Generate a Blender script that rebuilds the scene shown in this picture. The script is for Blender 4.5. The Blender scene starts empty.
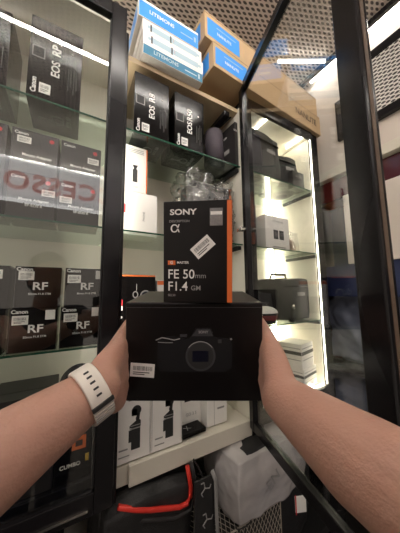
import bpy, bmesh, math, random
from mathutils import Vector, Matrix, Euler, noise
random.seed(7)
SC = bpy.context.scene
COL = SC.collection
PI = math.pi

# ------------------------------------------------------------------ camera
F = 225.0
CAM = Vector((0, 0, 1.45))
up = Vector((-22, 1951, -F)).normalized()
ax = Vector((395, -21.5, -F)); ax -= ax.dot(up) * up; ax.normalize()
ay = up.cross(ax)
R3 = Matrix((ax, ay, up))            # world = R3 @ camera
cd = bpy.data.cameras.new('camera'); cam = bpy.data.objects.new('camera', cd); COL.objects.link(cam)
cd.sensor_fit = 'HORIZONTAL'; cd.sensor_width = 24; cd.lens = 24 * F / 400
cd.clip_start = .02
CM = Matrix.Translation(CAM) @ R3.to_4x4()
cam.matrix_world = CM
SC.camera = cam

# ------------------------------------------------------------------ light
w = bpy.data.worlds.new('world'); SC.world = w; w.use_nodes = True
w.node_tree.nodes['Background'].inputs[0].default_value = (1.0, .86, .74, 1)
w.node_tree.nodes['Background'].inputs[1].default_value = .37
SC.view_settings.view_transform = 'Standard'
SC.view_settings.look = 'None'
SC.view_settings.exposure = 0.52
SC.view_settings.gamma = 1
SC.view_settings.use_curve_mapping = False
TUBE = 110.0       # ceiling light lines
STRIP = 14.0       # cabinet led strips
SIGN = 2.0        # lit sign

# ------------------------------------------------------------------ materials
def new_mat(name):
    m = bpy.data.materials.new(name); m.use_nodes = True
    return m, m.node_tree, m.node_tree.nodes['Principled BSDF']
def mat(name, col, rough=.5, metal=0, spec=.5, coat=0, noise_amt=0, noise_scale=40, bump=0, bump_scale=200, sss=0, sheen=0):
    m, nt, b = new_mat(name)
    b.inputs['Base Color'].default_value = (*col, 1)
    b.inputs['Roughness'].default_value = rough
    b.inputs['Metallic'].default_value = metal
    b.inputs['Specular IOR Level'].default_value = spec
    b.inputs['Coat Weight'].default_value = coat
    b.inputs['Coat Roughness'].default_value = .12
    if sheen: b.inputs['Sheen Weight'].default_value = sheen
    if sss:
        b.inputs['Subsurface Weight'].default_value = sss
        b.inputs['Subsurface Radius'].default_value = (.012, .005, .003)
        b.inputs['Subsurface Scale'].default_value = 1
    tc = nt.nodes.new('ShaderNodeTexCoord')
    if noise_amt:
        n = nt.nodes.new('ShaderNodeTexNoise'); n.inputs['Scale'].default_value = noise_scale
        n.inputs['Detail'].default_value = 4
        nt.links.new(tc.outputs['Object'], n.inputs['Vector'])
        mx = nt.nodes.new('ShaderNodeMix'); mx.data_type = 'RGBA'
        mx.inputs[6].default_value = (*[c * (1 - noise_amt) for c in col], 1)
        mx.inputs[7].default_value = (*[min(1, c * (1 + noise_amt)) for c in col], 1)
        nt.links.new(n.outputs['Fac'], mx.inputs[0]); nt.links.new(mx.outputs[2], b.inputs['Base Color'])
    if bump:
        n2 = nt.nodes.new('ShaderNodeTexNoise'); n2.inputs['Scale'].default_value = bump_scale
        n2.inputs['Detail'].default_value = 3
        nt.links.new(tc.outputs['Object'], n2.inputs['Vector'])
        bp = nt.nodes.new('ShaderNodeBump'); bp.inputs['Strength'].default_value = bump; bp.inputs['Distance'].default_value = .002
        nt.links.new(n2.outputs['Fac'], bp.inputs['Height']); nt.links.new(bp.outputs[0], b.inputs['Normal'])
    return m
def emit(name, col, s):
    m, nt, b = new_mat(name)
    b.inputs['Base Color'].default_value = (.8, .8, .8, 1)
    b.inputs['Emission Color'].default_value = (*col, 1); b.inputs['Emission Strength'].default_value = s
    return m
def glass(name, tint, add, rough=0.0):
    m = bpy.data.materials.new(name); m.use_nodes = True; nt = m.node_tree; nt.nodes.clear()
    out = nt.nodes.new('ShaderNodeOutputMaterial'); mix = nt.nodes.new('ShaderNodeMixShader')
    t = nt.nodes.new('ShaderNodeBsdfTransparent'); t.inputs[0].default_value = (*tint, 1)
    g = nt.nodes.new('ShaderNodeBsdfGlossy'); g.inputs['Roughness'].default_value = rough
    fr = nt.nodes.new('ShaderNodeFresnel'); ge = nt.nodes.new('ShaderNodeNewGeometry')
    mr = nt.nodes.new('ShaderNodeMapRange'); mr.inputs[3].default_value = 1.5; mr.inputs[4].default_value = 1 / 1.5
    nt.links.new(ge.outputs['Backfacing'], mr.inputs[0]); nt.links.new(mr.outputs[0], fr.inputs[0])
    a = nt.nodes.new('ShaderNodeMath'); a.operation = 'ADD'; a.inputs[1].default_value = add; a.use_clamp = True
    nt.links.new(fr.outputs[0], a.inputs[0]); nt.links.new(a.outputs[0], mix.inputs[0])
    nt.links.new(t.outputs[0], mix.inputs[1]); nt.links.new(g.outputs[0], mix.inputs[2]); nt.links.new(mix.outputs[0], out.inputs[0])
    return m
def expanded(name, sx, sy, a='X', b='Y', light=(.72, .63, .55), dark=(.05, .04, .04), thr=.42):
    """expanded-metal lattice: light strands round dark lens-shaped holes, with bump"""
    m, nt, bs = new_mat(name)
    N, L = nt.nodes, nt.links
    tc = N.new('ShaderNodeTexCoord'); sp = N.new('ShaderNodeSeparateXYZ'); L.new(tc.outputs['Object'], sp.inputs[0])
    def math_(op, i0, i1=None):
        n = N.new('ShaderNodeMath'); n.operation = op
        for k, v in ((0, i0), (1, i1)):
            if v is None: continue
            if isinstance(v, (int, float)): n.inputs[k].default_value = v
            else: L.new(v, n.inputs[k])
        return n.outputs[0]
    u = math_('MULTIPLY', sp.outputs[a], PI / sx); v = math_('MULTIPLY', sp.outputs[b], PI / sy)
    p = math_('COSINE', u); q = math_('COSINE', v)
    s = math_('ABSOLUTE', math_('ADD', p, q))          # zero along the diagonal lattice
    s = math_('MULTIPLY', s, .5)
    r = N.new('ShaderNodeValToRGB'); r.color_ramp.elements[0].position = thr - .14; r.color_ramp.elements[1].position = thr + .1
    r.color_ramp.elements[0].color = (*light, 1); r.color_ramp.elements[1].color = (*dark, 1)
    L.new(s, r.inputs[0]); L.new(r.outputs[0], bs.inputs['Base Color'])
    bp = N.new('ShaderNodeBump'); bp.inputs['Strength'].default_value = .6; bp.inputs['Distance'].default_value = .006; bp.invert = True
    L.new(s, bp.inputs['Height']); L.new(bp.outputs[0], bs.inputs['Normal'])
    bs.inputs['Roughness'].default_value = .5
    return m

M = dict(
    cream=mat('cream_paint', (.70, .65, .55), .55, noise_amt=.04, noise_scale=6),
    panel=mat('cream_laminate', (.76, .72, .62), .4, noise_amt=.03, noise_scale=4),
    wall=mat('white_wall_paint', (.70, .62, .55), .7, noise_amt=.03, noise_scale=3, bump=.1),
    floor=mat('grey_floor', (.12, .11, .10), .4, noise_amt=.2),
    black=mat('black_aluminium', (.010, .009, .010), .20, metal=.0, spec=.28),
    blackm=mat('black_matt', (.012, .011, .011), .6),
    blackbox=mat('black_gloss_card', (.005, .0042, .0042), .13, spec=.16),
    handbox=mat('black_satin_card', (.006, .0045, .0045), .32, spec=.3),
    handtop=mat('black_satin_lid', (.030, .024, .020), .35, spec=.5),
    greybox=mat('dark_grey_card', (.028, .025, .025), .35, spec=.3),
    white=mat('white_card', (.86, .83, .79), .45),
    paper=mat('white_paper', (.86, .84, .80), .6),
    kraft=mat('brown_cardboard', (.50, .34, .19), .75, noise_amt=.10, noise_scale=18),
    blue=mat('sky_blue_print', (.05, .30, .80), .4),
    teal=mat('teal_shaded_blue_print', (.015, .17, .30), .4),  # bottom light box: its blue with shade put into the colour
    paleblue=mat('pale_grey_blue_print', (.42, .55, .62), .5),
    orange=mat('orange_card', (.80, .17, .035), .45),
    red=mat('red_fabric', (.75, .035, .02), .45, bump=.3, bump_scale=500),
    redprint=mat('red_print', (.60, .03, .04), .5),
    ink=mat('black_ink', (.02, .02, .02), .6),
    brownink=mat('brown_ink', (.05, .022, .012), .6),
    whiteink=mat('white_ink', (.85, .83, .80), .5),
    greyink=mat('grey_ink', (.30, .29, .28), .5),
    dimink=mat('dim_grey_ink', (.055, .052, .052), .35),
    camgrey=mat('camera_grey_print', (.011, .0105, .012), .45, spec=.3),
    camlight=mat('camera_light_print', (.05, .048, .052), .4, spec=.3),
    lensblue=mat('violet_blue_print', (.007, .007, .016), .3, spec=.3),
    silver=mat('silver_metal', (.60, .57, .52), .25, metal=1),
    holo=mat('silver_hologram', (.30, .30, .30), .25, metal=.6, noise_amt=.3, noise_scale=300),
    green=mat('green_glass_edge', (.015, .075, .045), .15),
    yellow=mat('yellow_print', (.75, .50, .06), .5),
    fabric=mat('black_nylon', (.014, .013, .013), .55, bump=.8, bump_scale=350, noise_amt=.3, noise_scale=60),
    weave=mat('charcoal_woven', (.035, .033, .034), .6, bump=1, bump_scale=500, noise_amt=.4, noise_scale=120),
    pouch=mat('purple_grey_fabric', (.085, .07, .085), .8, bump=.6, bump_scale=400),
    tan=mat('tan_wrap', (.45, .33, .24), .5, bump=.6, bump_scale=60, noise_amt=.25),
    greyblue=mat('grey_blue_plastic', (.20, .22, .30), .25, bump=1, bump_scale=25, noise_amt=.45, noise_scale=9),
    navy=mat('navy_fabric', (.015, .025, .09), .5, noise_amt=.3, noise_scale=10),
    maroon=mat('maroon_board', (.06, .008, .015), .2, coat=.6),
    wirewhite=mat('cream_coated_wire', (.42, .37, .31), .4),
    skin=mat('skin', (.50, .282, .212), .52, spec=.35, sss=.25, noise_amt=.12, noise_scale=35, bump=.35, bump_scale=320),
    shirt=mat('black_shirt', (.03, .03, .035), .8),
    hair=mat('dark_hair', (.02, .014, .01), .6, bump=1, bump_scale=400),
    rubber=mat('white_rubber', (.80, .74, .66), .45),
    polybag=mat('white_polybag', (.50, .47, .46), .22, coat=.5, bump=.8, bump_scale=30, noise_amt=.2, noise_scale=12),
    leather=mat('brown_worn_edge', (.13, .085, .055), .6, noise_amt=.4, noise_scale=30, bump=.5),
    tube=emit('light_tube', (1, .95, .88), TUBE),
    tubedim=emit('dim_light_tube', (1, .95, .88), 14),
    strip=emit('led_or_reflection_strip', (1, .92, .74), STRIP),
    stripleft=emit('led_strip_bright', (1, .93, .80), 15),
    tanwood=mat('tan_board', (.52, .40, .25), .6, noise_amt=.1, noise_scale=10),
    signface=emit('sign_light_face', (.50, .49, .50), SIGN),
    signtop=emit('sign_light_edge', (1, .97, .95), SIGN * 1.2),
    signred=emit('sign_red_letters', (.36, .09, .08), SIGN),
    doorglass=glass('display_glass', (.97, .98, .97), .03),
    shelfglass=glass('shelf_glass', (.86, .93, .88), .03),
    wrap=glass('clear_wrap', (.90, .90, .90), .14, .12),
    mesh=expanded('expanded_metal', .024, .0105, light=(.60, .53, .48), dark=(.06, .05, .045), thr=.56),
    meshv=expanded('expanded_metal_upright', .0175, .0095, a='Y', b='Z', light=(.80, .76, .72)),
)

# ------------------------------------------------------------------ helpers
def tag(o, label=None, cat=None, group=None, kind=None):
    if label: o['label'] = label
    if cat: o['category'] = cat
    if group: o['group'] = group
    if kind: o['kind'] = kind
    return o
def link(name, me, mats, parent=None, loc=(0, 0, 0), rot=(0, 0, 0), smooth=False):
    o = bpy.data.objects.new(name, me); COL.objects.link(o)
    for m in (mats if isinstance(mats, (list, tuple)) else [mats]): me.materials.append(m)
    if parent: o.parent = parent
    o.location = loc; o.rotation_euler = rot
    if smooth:
        for p in me.polygons: p.use_smooth = True
    return o
class MB:
    def __init__(s): s.bm = bmesh.new()
    def box(s, x0, x1, y0, y1, z0, z1, bev=0, mi=0, rot=None):
        r = bmesh.ops.create_cube(s.bm, size=1)['verts']
        for v in r:
            v.co = Vector(((x0 + x1) / 2 + v.co.x * (x1 - x0), (y0 + y1) / 2 + v.co.y * (y1 - y0), (z0 + z1) / 2 + v.co.z * (z1 - z0)))
        if rot is not None:
            c = Vector(((x0 + x1) / 2, (y0 + y1) / 2, (z0 + z1) / 2))
            for v in r: v.co = c + rot @ (v.co - c)
        fs = list({f for v in r for f in v.link_faces})
        for f in fs: f.material_index = mi
        if bev:
            es = list({e for v in r for e in v.link_edges})
            bmesh.ops.bevel(s.bm, geom=es, offset=bev, segments=2, affect='EDGES', profile=.5)
        return s
    def cyl(s, p0, p1, r0, r1=None, n=20, mi=0, cap=True):
        p0, p1 = Vector(p0), Vector(p1); r1 = r0 if r1 is None else r1
        d = (p1 - p0); q = d.to_track_quat('Z', 'Y')
        r = bmesh.ops.create_cone(s.bm, cap_ends=cap, segments=n, radius1=r0, radius2=r1, depth=d.length)['verts']
        for v in r: v.co = q @ v.co + (p0 + p1) / 2
        for f in {f for v in r for f in v.link_faces}: f.material_index = mi
        return s
    def ball(s, c, r, sc=(1, 1, 1), n=16, mi=0):
        vs = bmesh.ops.create_uvsphere(s.bm, u_segments=n, v_segments=n // 2 + 2, radius=r)['verts']
        for v in vs: v.co = Vector((v.co.x * sc[0], v.co.y * sc[1], v.co.z * sc[2])) + Vector(c)
        for f in {f for v in vs for f in v.link_faces}: f.material_index = mi
        return s
    def prism(s, pts, z0, z1, mi=0):
        a = [s.bm.verts.new((x, y, z0)) for x, y in pts]; b = [s.bm.verts.new((x, y, z1)) for x, y in pts]
        n = len(pts)
        fs = [s.bm.faces.new(list(reversed(a))), s.bm.faces.new(b)] + [s.bm.faces.new((a[i], a[(i + 1) % n], b[(i + 1) % n], b[i])) for i in range(n)]
        for f in fs: f.material_index = mi
        return s
    def ringz(s, cx, cy, r0, r1, z0, z1, n=32, mi=0, sy=1):
        vs = []
        for k in range(n):
            a = 2 * PI * k / n; c, d = math.cos(a), math.sin(a) * sy
            vs.append([s.bm.verts.new((cx + r * c, cy + r * d, z)) for r, z in ((r0, z0), (r1, z0), (r1, z1), (r0, z1))])
        for k in range(n):
            a, b = vs[k], vs[(k + 1) % n]
            for i in range(4):
                f = s.bm.faces.new((a[i], b[i], b[(i + 1) % 4], a[(i + 1) % 4])); f.material_index = mi
        return s
    def tube(s, pts, r, n=8, mi=0, flat=1):
        pts = [Vector(p) for p in pts]; rings = []
        for i, p in enumerate(pts):
            t = (pts[min(i + 1, len(pts) - 1)] - pts[max(i - 1, 0)]).normalized()
            ref = Vector((0, 0, 1)) if abs(t.z) < .9 else Vector((0, 1, 0))
            u = t.cross(ref).normalized(); v = t.cross(u)
            rr = r[i] if isinstance(r, (list, tuple)) else r
            rings.append([s.bm.verts.new(p + rr * (math.cos(2 * PI * k / n) * u + flat * math.sin(2 * PI * k / n) * v)) for k in range(n)])
        for a, b in zip(rings, rings[1:]):
            for k in range(n): s.bm.faces.new((a[k], a[(k + 1) % n], b[(k + 1) % n], b[k])).material_index = mi
        s.bm.faces.new(list(reversed(rings[0]))).material_index = mi; s.bm.faces.new(rings[-1]).material_index = mi
        return s
    def mesh(s, name):
        bmesh.ops.recalc_face_normals(s.bm, faces=s.bm.faces[:])
        me = bpy.data.meshes.new(name); s.bm.to_mesh(me); s.bm.free(); return me
    def build(s, name, m, parent=None, loc=(0, 0, 0), rot=(0, 0, 0), smooth=False):
        return link(name, s.mesh(name), m, parent, loc, rot, smooth)
def struct(name, mb, m, loc=(0, 0, 0), rot=(0, 0, 0)):
    return tag(mb.build(name, m, None, loc, rot), kind='structure')
def empty(name, loc=(0, 0, 0), rz=0):
    o = bpy.data.objects.new(name, None); COL.objects.link(o); o.location = loc; o.rotation_euler.z = rz; o.empty_display_size = .05
    return o
SIDES = {'front': (PI / 2, 0, 0), 'left': (PI / 2, 0, -PI / 2), 'right': (PI / 2, 0, PI / 2), 'bottom': (PI, 0, 0), 'top': (0, 0, 0), 'back': (PI / 2, 0, PI)}
def side_frame(o, side, u, v, off=.0006, rot=0):
    w, d, h = o['dims'] if 'dims' in o else (1, 1, 1)
    w, d, h = DIMS[o.name]
    e = Euler(SIDES[side]).to_matrix().to_4x4()
    if side == 'front': p = (u * w, -off, v * h)
    if side == 'back': p = ((1 - u) * w, d + off, v * h)
    if side == 'left': p = (-off, (1 - u) * d, v * h)
    if side == 'right': p = (w + off, u * d, v * h)
    if side == 'bottom': p = (u * w, (1 - v) * d, -off)
    if side == 'top': p = (u * w, v * d, h + off)
    return Matrix.Translation(p) @ e @ Matrix.Rotation(rot, 4, 'Z')
DIMS = {}
def text_mesh(s, size, bold=0, depth=.0002, spacing=1.0, align='CENTER', sx=1):
    cu = bpy.data.curves.new('lettering', 'FONT'); cu.body = s; cu.size = size; cu.offset = bold; cu.extrude = depth
    cu.align_x = align; cu.align_y = 'CENTER'; cu.space_character = spacing; cu.resolution_u = 3
    t = bpy.data.objects.new('lettering', cu); COL.objects.link(t)
    dg = bpy.context.evaluated_depsgraph_get(); dg.update()
    me = bpy.data.meshes.new_from_object(t.evaluated_get(dg)); bpy.data.objects.remove(t)
    if sx != 1:
        for v in me.vertices: v.co.x *= sx
    me.materials.clear()
    return me
def write(o, side, s, size, u, v, m, rot=0, bold=0, align='CENTER', off=.0007, name='lettering', spacing=1.0, sx=1):
    t = link(name, text_mesh(s, size, bold * size, spacing=spacing, align=align, sx=sx), m, o)
    t.matrix_local = side_frame(o, side, u, v, off, rot)
    return t
def patch(o, side, name, pw, ph, u, v, m, rot=0, off=.0003, th=.0004, label=None):
    b = MB().box(-pw / 2, pw / 2, -ph / 2, ph / 2, -th / 2, th / 2).build(name, m, o)
    b.matrix_local = side_frame(o, side, u, v, off, rot)
    if label: b['label'] = label
    return b
def shape(o, side, name, mb, u, v, m, rot=0, off=.0004):
    b = mb.build(name, m, o); b.matrix_local = side_frame(o, side, u, v, off, rot); return b
def barcode_label(o, side, pw, ph, u, v, rot=0, off=.0008, seed=1):
    rnd = random.Random(seed)
    p = patch(o, side, 'price_label', pw, ph, u, v, M['paper'], rot, off=off, th=.0005, label='white barcode price label')
    mb = MB(); x = -pw * .38
    while x < pw * .38:
        bw = rnd.uniform(.008, .022) * pw; mb.box(x, x + bw, -ph * .02, ph * .30, .0003, .0004); x += bw + rnd.uniform(.012, .03) * pw
    for k, (a, b_) in enumerate(((-.38, .30), (-.38, .1))):
        y = -ph * (.16 + .14 * k); mb.box(a * pw, b_ * pw, y - ph * .03, y + ph * .03, .0003, .0004)
    mb.build('barcode', M['ink'], p)
    return p
def carton(name, label, cat, loc, w, d, h, m, yaw=0, group=None, bev=.0012, parentless=True):
    """a card box: origin at its front left bottom corner, front towards -y; closed lid flap on top"""
    mb = MB().box(0, w, 0, d, 0, h, bev)
    o = mb.build(name, m, None, loc, (0, 0, yaw)); DIMS[o.name] = (w, d, h)
    tag(o, label, cat, group)
    return o
def soft(name, size, m, loc=(0, 0, 0), rot=(0, 0, 0), parent=None, amp=.01, sc=8, pw=.35, seg=26, seed=0, crease=0):
    """a soft rounded bag body with folds"""
    bm = bmesh.new(); bmesh.ops.create_cube(bm, size=2)
    bmesh.ops.subdivide_edges(bm, edges=bm.edges[:], cuts=seg, use_grid_fill=True)
    for v in bm.verts:
        c = v.co.copy(); n = c.normalized()
        s_ = Vector([math.copysign(abs(a) ** 1, a) for a in c])
        q = s_.lerp(n * 1.25, pw)
        v.co = Vector((q.x * size[0] / 2, q.y * size[1] / 2, q.z * size[2] / 2))
        dv = noise.noise(v.co * sc + Vector((seed, 0, 0))) + (abs(noise.noise(v.co * sc * 2.3 + Vector((0, seed, 0)))) * -crease)
        v.co += n * amp * dv
        v.co.z += size[2] / 2
    me = bpy.data.meshes.new(name); bm.to_mesh(me); bm.free()
    return link(name, me, m, parent, loc, rot, True)

# ------------------------------------------------------------------ the room
struct('floor', MB().box(-2.2, 2.6, -2.4, 1.2, -.05, 0), M['floor'])
ceil = struct('ceiling', MB().box(-2.2, 2.6, -2.4, 1.12, 2.75, 2.78), M['mesh'])
struct('wall_back', MB().box(-2.2, 2.6, 1.02, 1.12, 0, 2.75), M['cream'])
struct('wall_right', MB().box(1.80, 1.90, -2.4, 1.02, 0, 2.12), M['wall'])
struct('trim_1', MB().box(1.26, 1.80, -2.4, 1.02, 2.14, 2.75), M['wall'])            # white bulkhead
struct('trim_2', MB().box(1.245, 1.80, -2.4, 1.02, 2.085, 2.135, .004), M['cream'])  # cornice under it
struct('trim_3', MB().box(1.19, 1.212, -2.4, 1.02, 2.725, 2.75, .002), M['black'])

# expanded metal panel in black rails on the bulkhead
mp = empty('mesh_panel', (1.235, -.35, 2.28))
tag(mp, 'upright expanded metal panel between black rails on the white wall at right', 'panel')
MB().box(0, .012, -.9, .80, .02, .30).build('metal_mesh', M['meshv'], mp)
MB().box(-.006, .02, -.9, .81, .30, .345, .003).build('rail', M['black'], mp)
MB().box(-.006, .02, -.9, .81, -.02, .02, .003).build('rail', M['black'], mp)
MB().box(-.006, .02, .80, .825, -.02, .345, .003).build('rail', M['black'], mp)
# little black frame on the wall seen through the open door
b = MB().box(0, .02, 0, .05, 0, .23, .002)
b = b.build('wall_bracket', M['black'], None, (1.24, .57, 2.27)); tag(b, 'small narrow black bracket on the white wall beside the door post', 'bracket')
MB().box(-.003, .003, .012, .038, .05, .18).build('insert', M['greybox'], b)

# recessed display along the right wall
rc = empty('wall_display', (1.28, -1.2, 0))
tag(rc, 'dark recessed wall display below the white bulkhead at right', 'display')
MB().box(.0, .5, 0, 2.20, .40, .46, .003).build('base_shelf', M['black'], rc)
MB().box(.0, .5, 0, 2.20, 1.02, 1.05, .003).build('shelf', M['black'], rc)
MB().box(.46, .5, 0, 2.20, .46, 2.08).build('back_panel', M['navy'], rc)
MB().box(.0, .02, 0, 1.99, 1.965, 2.08).build('fascia', M['maroon'], rc)
MB().box(.0, .5, 2.17, 2.20, 0, 2.08).build('side_panel', M['blackm'], rc)
MB().box(.0, .5, 0, .03, 0, 2.08).build('side_panel', M['blackm'], rc)
wp = MB().box(0, .018, -1.4, .47, 1.59, 1.963, .002).build('white_board', M['wall'], rc, (-.02, 1.36, 0))
wp['label'] = 'blank white board'
tg = MB().box(0, .003, 0, .018, 0, .09, .0005).build('yellow_price_tag', M['yellow'], None, (1.262, .445, 1.425))
tag(tg, 'narrow pale yellow tag below the white board at far right', 'tag')
MB().box(-.0006, .0002, .003, .015, .02, .07).build('print', M['ink'], tg)
tb = MB().box(0, .012, 0, 2.0, 0, .165).build('blue_board', M['navy'], None, (1.268, -1.14, 1.42))
tag(tb, 'dark navy board below the white board at far right', 'board')
s1 = soft('plastic_bag', (.30, .34, .40), M['greyblue'], (1.50, .66, 1.051), seed=3, amp=.03, sc=9, crease=1, pw=.45)
tag(s1, 'crumpled grey blue plastic bag on the wall display shelf behind the door glass', 'bag')
s2 = soft('red_reflection_pouch', (.22, .18, .18), M['maroon'], (1.50, .86, 1.051), seed=5, amp=.02, sc=10, pw=.4)  # added dark red shape imitating a red reflection in the door glass
tag(s2, 'dark red pouch shape imitating a door glass reflection, on the display shelf beside the grey blue bag', 'pouch')
s3 = soft('plastic_bag', (.40, .75, .50), M['greyblue'], (1.52, .55, .461), seed=9, amp=.05, sc=7, crease=1, pw=.4)
tag(s3, 'large crumpled grey blue plastic bag on the lowest display shelf right of the cabinet', 'bag')
# posters on the recess back
ps = MB().box(0, .004, 0, .22, 0, .30).build('poster', M['redprint'], None, (1.73, .52, 1.72))
tag(ps, 'red poster on the back of the wall display seen through the door glass', 'poster')
MB().box(-.002, 0, .03, .19, .05, .14).build('picture', M['paleblue'], ps)

# ceiling light lines
def light_line(label, p0, p1, wdt=.022, m='tube'):
    p0, p1 = Vector(p0), Vector(p1); d = p1 - p0
    e = empty('ceiling_light', (p0 + p1) / 2, math.atan2(d.y, d.x)); L = d.length / 2
    tag(e, label, 'ceiling light', None)
    MB().box(-L, L, -wdt / 2 - .001, wdt / 2 + .001, -.012, .0, .001).build('housing', M['white'], e)
    MB().box(-L + .002, L - .002, -wdt / 2, wdt / 2, -.022, -.012, .002).build('diffuser', M[m], e)
light_line('long white light line on the ceiling along the white bulkhead at right', (1.226, .74, 2.745), (1.226, -2.2, 2.745), .014, 'tubedim')
light_line('short white light line slanting across the mesh ceiling above the wooden cartons', (.945, .748, 2.745), (1.180, .616, 2.745), .010, 'tubedim')
light_line('white ceiling light line parallel to the cabinets, mirrored in the left glass door', (-2.0, .085, 2.745), (.75, .085, 2.745), .006)
light_line('white ceiling light line behind the person, parallel to the cabinets', (-2.0, -1.275, 2.745), (.9, -1.275, 2.745), .012)

# lit sign mirrored in the left glass door
sg = empty('accessories_sign', (-.45, -.90, 2.36))
tag(sg, 'lit grey shop sign with dark red ACCESSORIES letters mirrored in the left glass', 'sign')
MB().box(-1.0, 1.0, -.05, 0, -.15, .17, .003).build('sign_box', M['signface'], sg)
MB().box(-1.0, 1.0, -.05, .006, .17, .185).build('light_edge', M['signtop'], sg)
MB().box(-1.0, 1.0, -.05, .006, -.165, -.15).build('lower_edge', M['signtop'], sg)
t = link('lettering', text_mesh('ACCESSORIES', .208, .006, .004, 1.13, 'LEFT'), M['signred'], sg, (.93, .008, -.01), (PI / 2, 0, PI))
MB().box(-.98, -.95, -.04, -.01, .185, .39).build('hanger', M['black'], sg)
MB().box(.95, .98, -.04, -.01, .185, .39).build('hanger', M['black'], sg)

# ------------------------------------------------------------------ cabinets
ZS = (1.978, 1.643, 1.309)
BASE = .980
YF, YB = .69, .965
def cabinet(name, label, x0, x1, top_z, base_z, left_side, right_side, shelves_from, shelves_to):
    e = empty(name, (0, 0, 0)); tag(e, label, 'display cabinet')
    if x0 < 0:
        MB().box(x0, .10, YB, YB + .02, .42, 2.335).box(.10, x1, YB, YB + .02, .42, top_z).build('back_panel', M['panel'], e)
        MB().box(x0, .10, YF + .01, YB, 2.335, 2.35).build('top_panel', M['panel'], e)
        MB().box(.10, x1, YF + .01, YB, top_z, top_z + .018).build('top_panel', M['tanwood'], e)
    else:
        MB().box(x0, x1, YB, YB + .02, .42, top_z).build('back_panel', M['panel'], e)
        MB().box(x0, x1, YF + .01, YB, top_z, top_z + .018).build('top_panel', M['panel'], e)
    if x0 < 0:
        MB().box(x0, .112, YF + .002, YB, base_z - .05, base_z, .001).build('base_shelf', M['black'], e)
        MB().box(.112, x1, YF + .002, YB, base_z - .05, base_z, .001).build('base_shelf', M['cream'], e)
    else: MB().box(x0, x1, YF + .002, YB, base_z - .05, base_z, .001).build('base_shelf', M['cream'], e)
    MB().box(x0, x1, YF + .002, YB, .40, .43, .001).build('lower_shelf', M['blackm'], e)
    for sx0, sx1, m in left_side + right_side:
        MB().box(sx0, sx1, YF - .01, YB + .02, 0, top_z + .018, .001).build('side_panel', m, e)
    for z in ZS:
        s_ = MB().box(shelves_from, shelves_to, YF + .003, YB - .005, z - .005, z).build('glass_shelf', M['shelfglass'], e)
        MB().box(shelves_from, shelves_to, YF + .0012, YF + .003, z - .005, z).build('green_edge', M['green'], s_)
    return e
left = cabinet('display_cabinet', 'cream backed display cabinet with glass shelves of camera boxes, at left and centre',
               -1.2, .60, 2.232, BASE, [(-1.22, -1.2, M['panel'])], [(.60, .612, M['panel'])], -1.19, .598)
right = cabinet('display_cabinet', 'narrow lit display cabinet with glass shelves right of the centre, behind the open door',
                .64, 1.095, 2.285, 1.0, [(.622, .64, M['black'])], [(1.095, 1.145, M['black'])], .645, 1.09)
# trims of the left cabinet
MB().box(.16, .598, .674, .690, .932, .985, .002).build('front_plank', M['cream'], left)
MB().box(.112, .128, .674, .70, .42, 2.30, .002).build('front_post', M['black'], left)
MB().box(.598, .655, .672, .684, .93, 2.30, .002).build('front_post', M['black'], left)
# brackets under the glass at the side wall
for z in ZS:
    MB().box(1.080, 1.093, YF + .01, .88, z - .022, z - .007, .001).build('shelf_bracket', M['blackm'], right)
    MB().box(.582, .597, YF + .01, .88, z - .022, z - .007, .001).build('shelf_bracket', M['blackm'], left)
MB().box(.645, 1.093, .674, .69, 2.262, 2.303, .002).build('header', M['black'], right)
MB().box(.645, 1.093, .674, .69, .95, 1.0, .002).build('front_sill', M['black'], right)
# led strips in the right cabinet, and a strip imitating a reflection
def led(name_parent, a, b, wd=.010, m='strip'):
    a, b = Vector(a), Vector(b)
    MB().box(min(a.x, b.x) - wd / 2, max(a.x, b.x) + wd / 2, min(a.y, b.y) - wd / 2, max(a.y, b.y) + wd / 2, min(a.z, b.z) - wd / 2, max(a.z, b.z) + wd / 2, .001).build('led_or_reflection_strip', M[m], name_parent)
led(right, (1.086, .684, 1.012), (1.086, .684, 2.262), .004)
led(right, (1.045, .955, 1.01), (1.045, .955, 2.27), .022)
led(right, (1.048, .70, 2.276), (1.048, .80, 2.276), .007)
led(right, (.782, .70, 2.276), (.782, .86, 2.276), .005)  # glowing strip added to imitate a reflected light line
MB().box(1.0915, 1.094, .70, YB, 1.0, 2.28).build('side_lining', M['panel'], right)
MB().box(.6405, .643, .70, YB, 1.0, 2.28).build('side_lining', M['panel'], right)
# short lit ledge at the foot of the cabinet
led(right, (.98, .700, 1.004), (1.08, .700, 1.004), .006)

led(left, (.1175, .708, 1.0), (.1175, .708, 2.22), .009, 'stripleft')  # unseen strip tucked behind the post, brightens the cream panels
MB().box(.530, .556, .70, YB, 2.196, 2.218, .002).build('brace', M['black'], left)
MB().box(.100, .112, .690, .705, .99, 2.23, .001).build('inner_post', M['black'], left)

# left glass door
ld = empty('glass_door', (.1145, .655, .93)); tag(ld, 'black framed glass door closed over the left camera shelves', 'door')
X0 = -1.1
MB().box(-.043, 0, -.012, .012, 0, 1.415, .002).build('stile', M['black'], ld)
MB().box(-.047, -.043, -.004, .008, .055, 1.36, .001).build('gasket', M['blackm'], ld)
MB().box(X0, -.043, -.012, .012, 0, .05, .002).build('bottom_rail', M['black'], ld)
MB().box(X0, -.043, -.012, .012, 1.37, 1.415, .002).build('top_rail', M['black'], ld)
MB().box(X0 - .05, X0, -.012, .012, 0, 1.415, .002).build('stile', M['black'], ld)
MB().box(X0, -.047, -.002, .002, .05, 1.37).build('glass_pane', M['doorglass'], ld)
MB().box(X0, -.056, -.016, -.012, .015, .020).build('bright_line', M['silver'], ld)

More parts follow.
